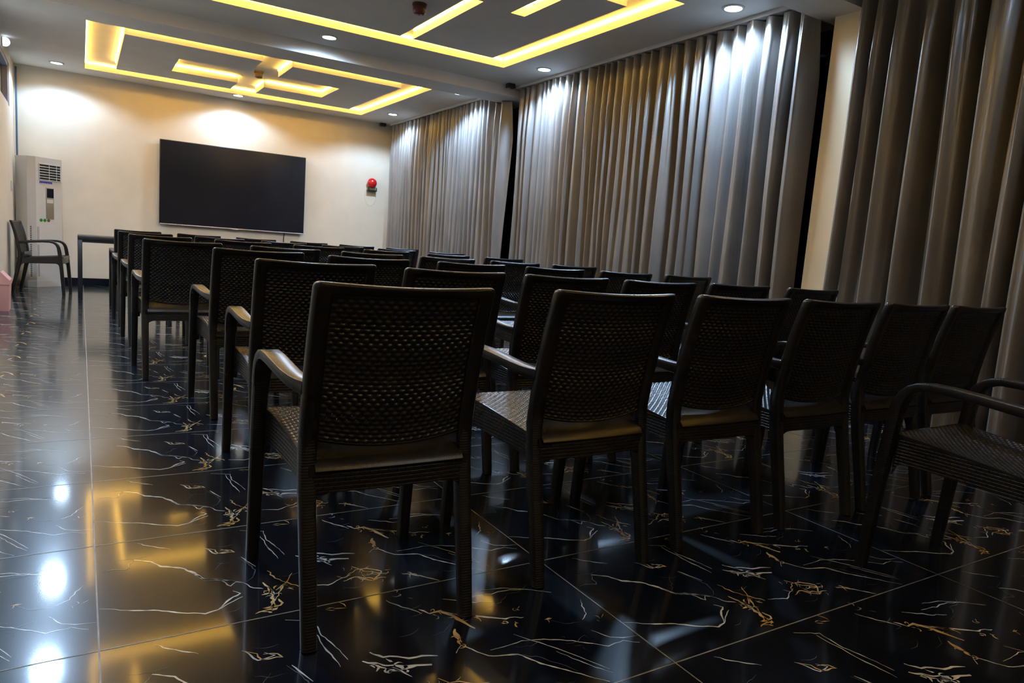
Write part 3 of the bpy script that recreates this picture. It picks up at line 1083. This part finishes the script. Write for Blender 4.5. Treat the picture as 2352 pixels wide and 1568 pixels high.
ns = gb.build('name_strip', BLUE_PL, ac, smooth=False)
ns['label'] = 'blue strip of white marks'
tm = MB()
for k in range(7):
    x = -0.093 + k * 0.0235
    tm.box(x, x + 0.012, fy - 0.003, fy - 0.0016, 1.366, 1.374)
tm.build('strip_marks', WHITE_PL, ns, smooth=False)
cp = MB().cbox(-0.018, 0.092, fy - 0.005, fy - 0.0003, 0.905, 1.315, 0.002).build('control_panel', TAN_PL, ac)
MB().box(-0.006, 0.086, fy - 0.007, fy - 0.0046, 1.185, 1.305).build('display', SCREEN, cp, smooth=False)
MB().box(-0.006, 0.080, fy - 0.0065, fy - 0.0046, 1.115, 1.165).build('button_row', WHITE_PL, cp, smooth=False)
for x, m_ in ((-0.085, GREEN_PL), (-0.035, GREEN_PL), (0.017, OLIVE_PL)):
    MB().lathe([(0.021, -0.0003), (0.021, -0.002), (0.0185, -0.0028)], 20, x, fy, 0.885, 'Y').build('sticker', m_, ac)['label'] = 'round green sticker' if m_ is GREEN_PL else 'round olive sticker'
dv = MB()
for z0, z1 in ((0.62, 0.80), (0.36, 0.56), (0.14, 0.31)):
    z = z0
    while z < z1:
        f0 = 0.35
        x, y = -Wd + 0.065 * f0, -Dp + 0.075 * (1 - f0)
        dv.prism([(x - 0.006, y + 0.004), (x + 0.006, y - 0.009), (x + 0.008, y - 0.006), (x - 0.004, y + 0.008)], z, z + 0.012)
        z += 0.024
    for xx in (-0.135, -0.118):
        dv.box(xx - 0.002, xx + 0.002, fy - 0.0008, fy + 0.001, z0, z1)
dv.build('louvre', DARK_HOLE, ac, smooth=False)
MB().tube([(-0.745, 10.55, 0.05), (-0.745, 10.55, 1.3), (-0.745, 10.56, HC - 0.05)], 0.012, 10).build('corner_shade', plain('blue_grey_shade', (0.06, 0.11, 0.16), 0.5))  # tube drawn in place of the blue shade in the wall corner
tag(bpy.data.objects['corner_shade'], 'blue-grey strip for the shade in the corner behind the air conditioner', 'corner_shade')

sw = thing('wall_switch', 'small white wall switch in the corner beside the air conditioner', 'switch', (XL, 9.86, 1.29))
pl_ = MB().cbox(0.0005, 0.012, -0.045, 0.045, -0.062, 0.062, 0.003).build('plate', WHITE_PL, sw)
MB().cbox(0.0115, 0.018, -0.015, 0.015, -0.03, 0.03, 0.002).build('rocker', WHITE_PL, pl_)

lampw = thing('wall_lamp', 'small round glowing white lamp at the ceiling edge above the dark window', 'lamp', (XL, 8.95, 2.845))
MB().lathe([(0.05, 0.0005), (0.05, 0.012)], 24, 0, 0, 0, 'Y').build('mount', WHITE_PL, lampw)
o = lampw.children[0]
o.rotation_euler = (0, 0, -PI / 2)
gl = MB()
gl.lathe([(0.05 * math.sin(PI * k / 12) + 0.0005, -0.05 * math.cos(PI * k / 12)) for k in range(13)], 24, 0.03, 0, 0)
gl.build('globe', emit('globe_glow', (0.75, 0.85, 1.0), 1.6), lampw)

# detectors on the ceiling
for x, y, z, m_, lab, sc_ in ((2.362, 4.56, HC, REDBROWN, 'red-brown smoke detector on the cove panel', 1.0),
                              (1.955, 8.78, HU, BROWN_PL, 'brown smoke detector in the cross-shaped slot of the cove by the screen', 1.0)):
    d = thing('smoke_detector', lab, 'smoke detector', (x, y, z), group='ceiling smoke detectors')
    MB().lathe([(0.060, -0.0005), (0.060, -0.018), (0.056, -0.022)], 28).build('base', m_, d)
    sh = MB().lathe([(0.052, -0.022), (0.054, -0.030), (0.054, -0.066), (0.046, -0.080), (0.030, -0.086), (0.001, -0.086)], 28).build('sensor_head', m_, d)
    MB().lathe([(0.010, -0.0855), (0.010, -0.089), (0.008, -0.090)], 12, 0.012, -0.01).build('indicator', WHITE_PL, sh)

# table at the front
tb = thing('table', 'plain black table at the front of the room below the screen', 'table', (-0.062, 8.86, 0.0008))
MB().cbox(0.0, 1.75, 0.0, 0.62, 0.69, 0.745, 0.004).build('tabletop', BLACK_PL, tb)
MB().box(0.05, 1.70, 0.01, 0.025, 0.665, 0.69).build('rail', BLACK_PL, tb, smooth=False)
for x in (0.0, 1.70):
    for y in (0.0, 0.57):
        MB().cbox(x, x + 0.05, y, y + 0.05, 0.0, 0.691, 0.003).build('leg', BLACK_PL, tb)

# pink bin by the left wall
bn = thing('bin', 'pink plastic bin with a gabled lid by the aisle wall', 'bin', (-0.690, 7.36, 0.0008))
v0, v1 = 0.058, 0.068
vs = []
for z, hx, hy in ((0, v0, 0.11), (0.27, v1, 0.13)):
    vs += [(-hx, -hy, z), (hx, -hy, z), (hx, hy, z), (-hx, hy, z)]
MB().add(vs, [(3, 2, 1, 0), (4, 5, 6, 7), (0, 1, 5, 4), (1, 2, 6, 5), (2, 3, 7, 6), (3, 0, 4, 7)]).build('body', PINK, bn, smooth=False)
vs = [(-0.072, -0.136, 0.262), (0.072, -0.136, 0.262), (0.072, 0.136, 0.262), (-0.072, 0.136, 0.262),
      (-0.072, -0.136, 0.305), (0.072, -0.136, 0.305), (0.072, 0.136, 0.305), (-0.072, 0.136, 0.305), (0.0, -0.136, 0.385), (0.0, 0.136, 0.385)]
MB().add(vs, [(3, 2, 1, 0), (0, 1, 5, 8, 4), (2, 3, 7, 9, 6), (1, 2, 6, 5), (3, 0, 4, 7), (5, 6, 9, 8), (7, 4, 8, 9)]).build('lid', PINK, bn, smooth=False)

# ------------------------------------------------------------------ world, camera, view
wd = bpy.data.worlds.new('night')
wd.use_nodes = True
wd.node_tree.nodes['Background'].inputs[0].default_value = (0.02, 0.025, 0.04, 1)
wd.node_tree.nodes['Background'].inputs[1].default_value = 0.2
sc.world = wd

yaw, pit, rol, fpx, cx, cy, cz = 0.55613, -0.13103, 0.07437, 1610.85574, -0.03054, -1.11698, 0.96916
fwd = Vector((math.sin(yaw) * math.cos(pit), math.cos(yaw) * math.cos(pit), math.sin(pit)))
rt = Vector((math.cos(yaw), -math.sin(yaw), 0))
up = rt.cross(fwd)
c_, s_ = math.cos(rol), math.sin(rol)
r2 = c_ * rt + s_ * up
u2 = -s_ * rt + c_ * up
cd = bpy.data.cameras.new('camera')
cam = bpy.data.objects.new('camera', cd)
COL.objects.link(cam)
M = Matrix(((r2.x, u2.x, -fwd.x, cx), (r2.y, u2.y, -fwd.y, cy), (r2.z, u2.z, -fwd.z, cz), (0, 0, 0, 1)))
cam.matrix_world = M
cd.sensor_fit = 'HORIZONTAL'
cd.sensor_width = 36.0
cd.lens = fpx * 36.0 / 2352.0
cd.clip_start = 0.05
cd.clip_end = 100
sc.camera = cam

sc.view_settings.view_transform = 'Standard'
sc.view_settings.look = 'None'
sc.view_settings.gamma = 1.0
sc.view_settings.use_curve_mapping = False
sc.view_settings.exposure = 0.35
sc.cycles.use_denoising = True
sc.cycles.max_bounces = 10
sc.cycles.diffuse_bounces = 6
sc.cycles.glossy_bounces = 5
sc.cycles.sample_clamp_indirect = 6.0
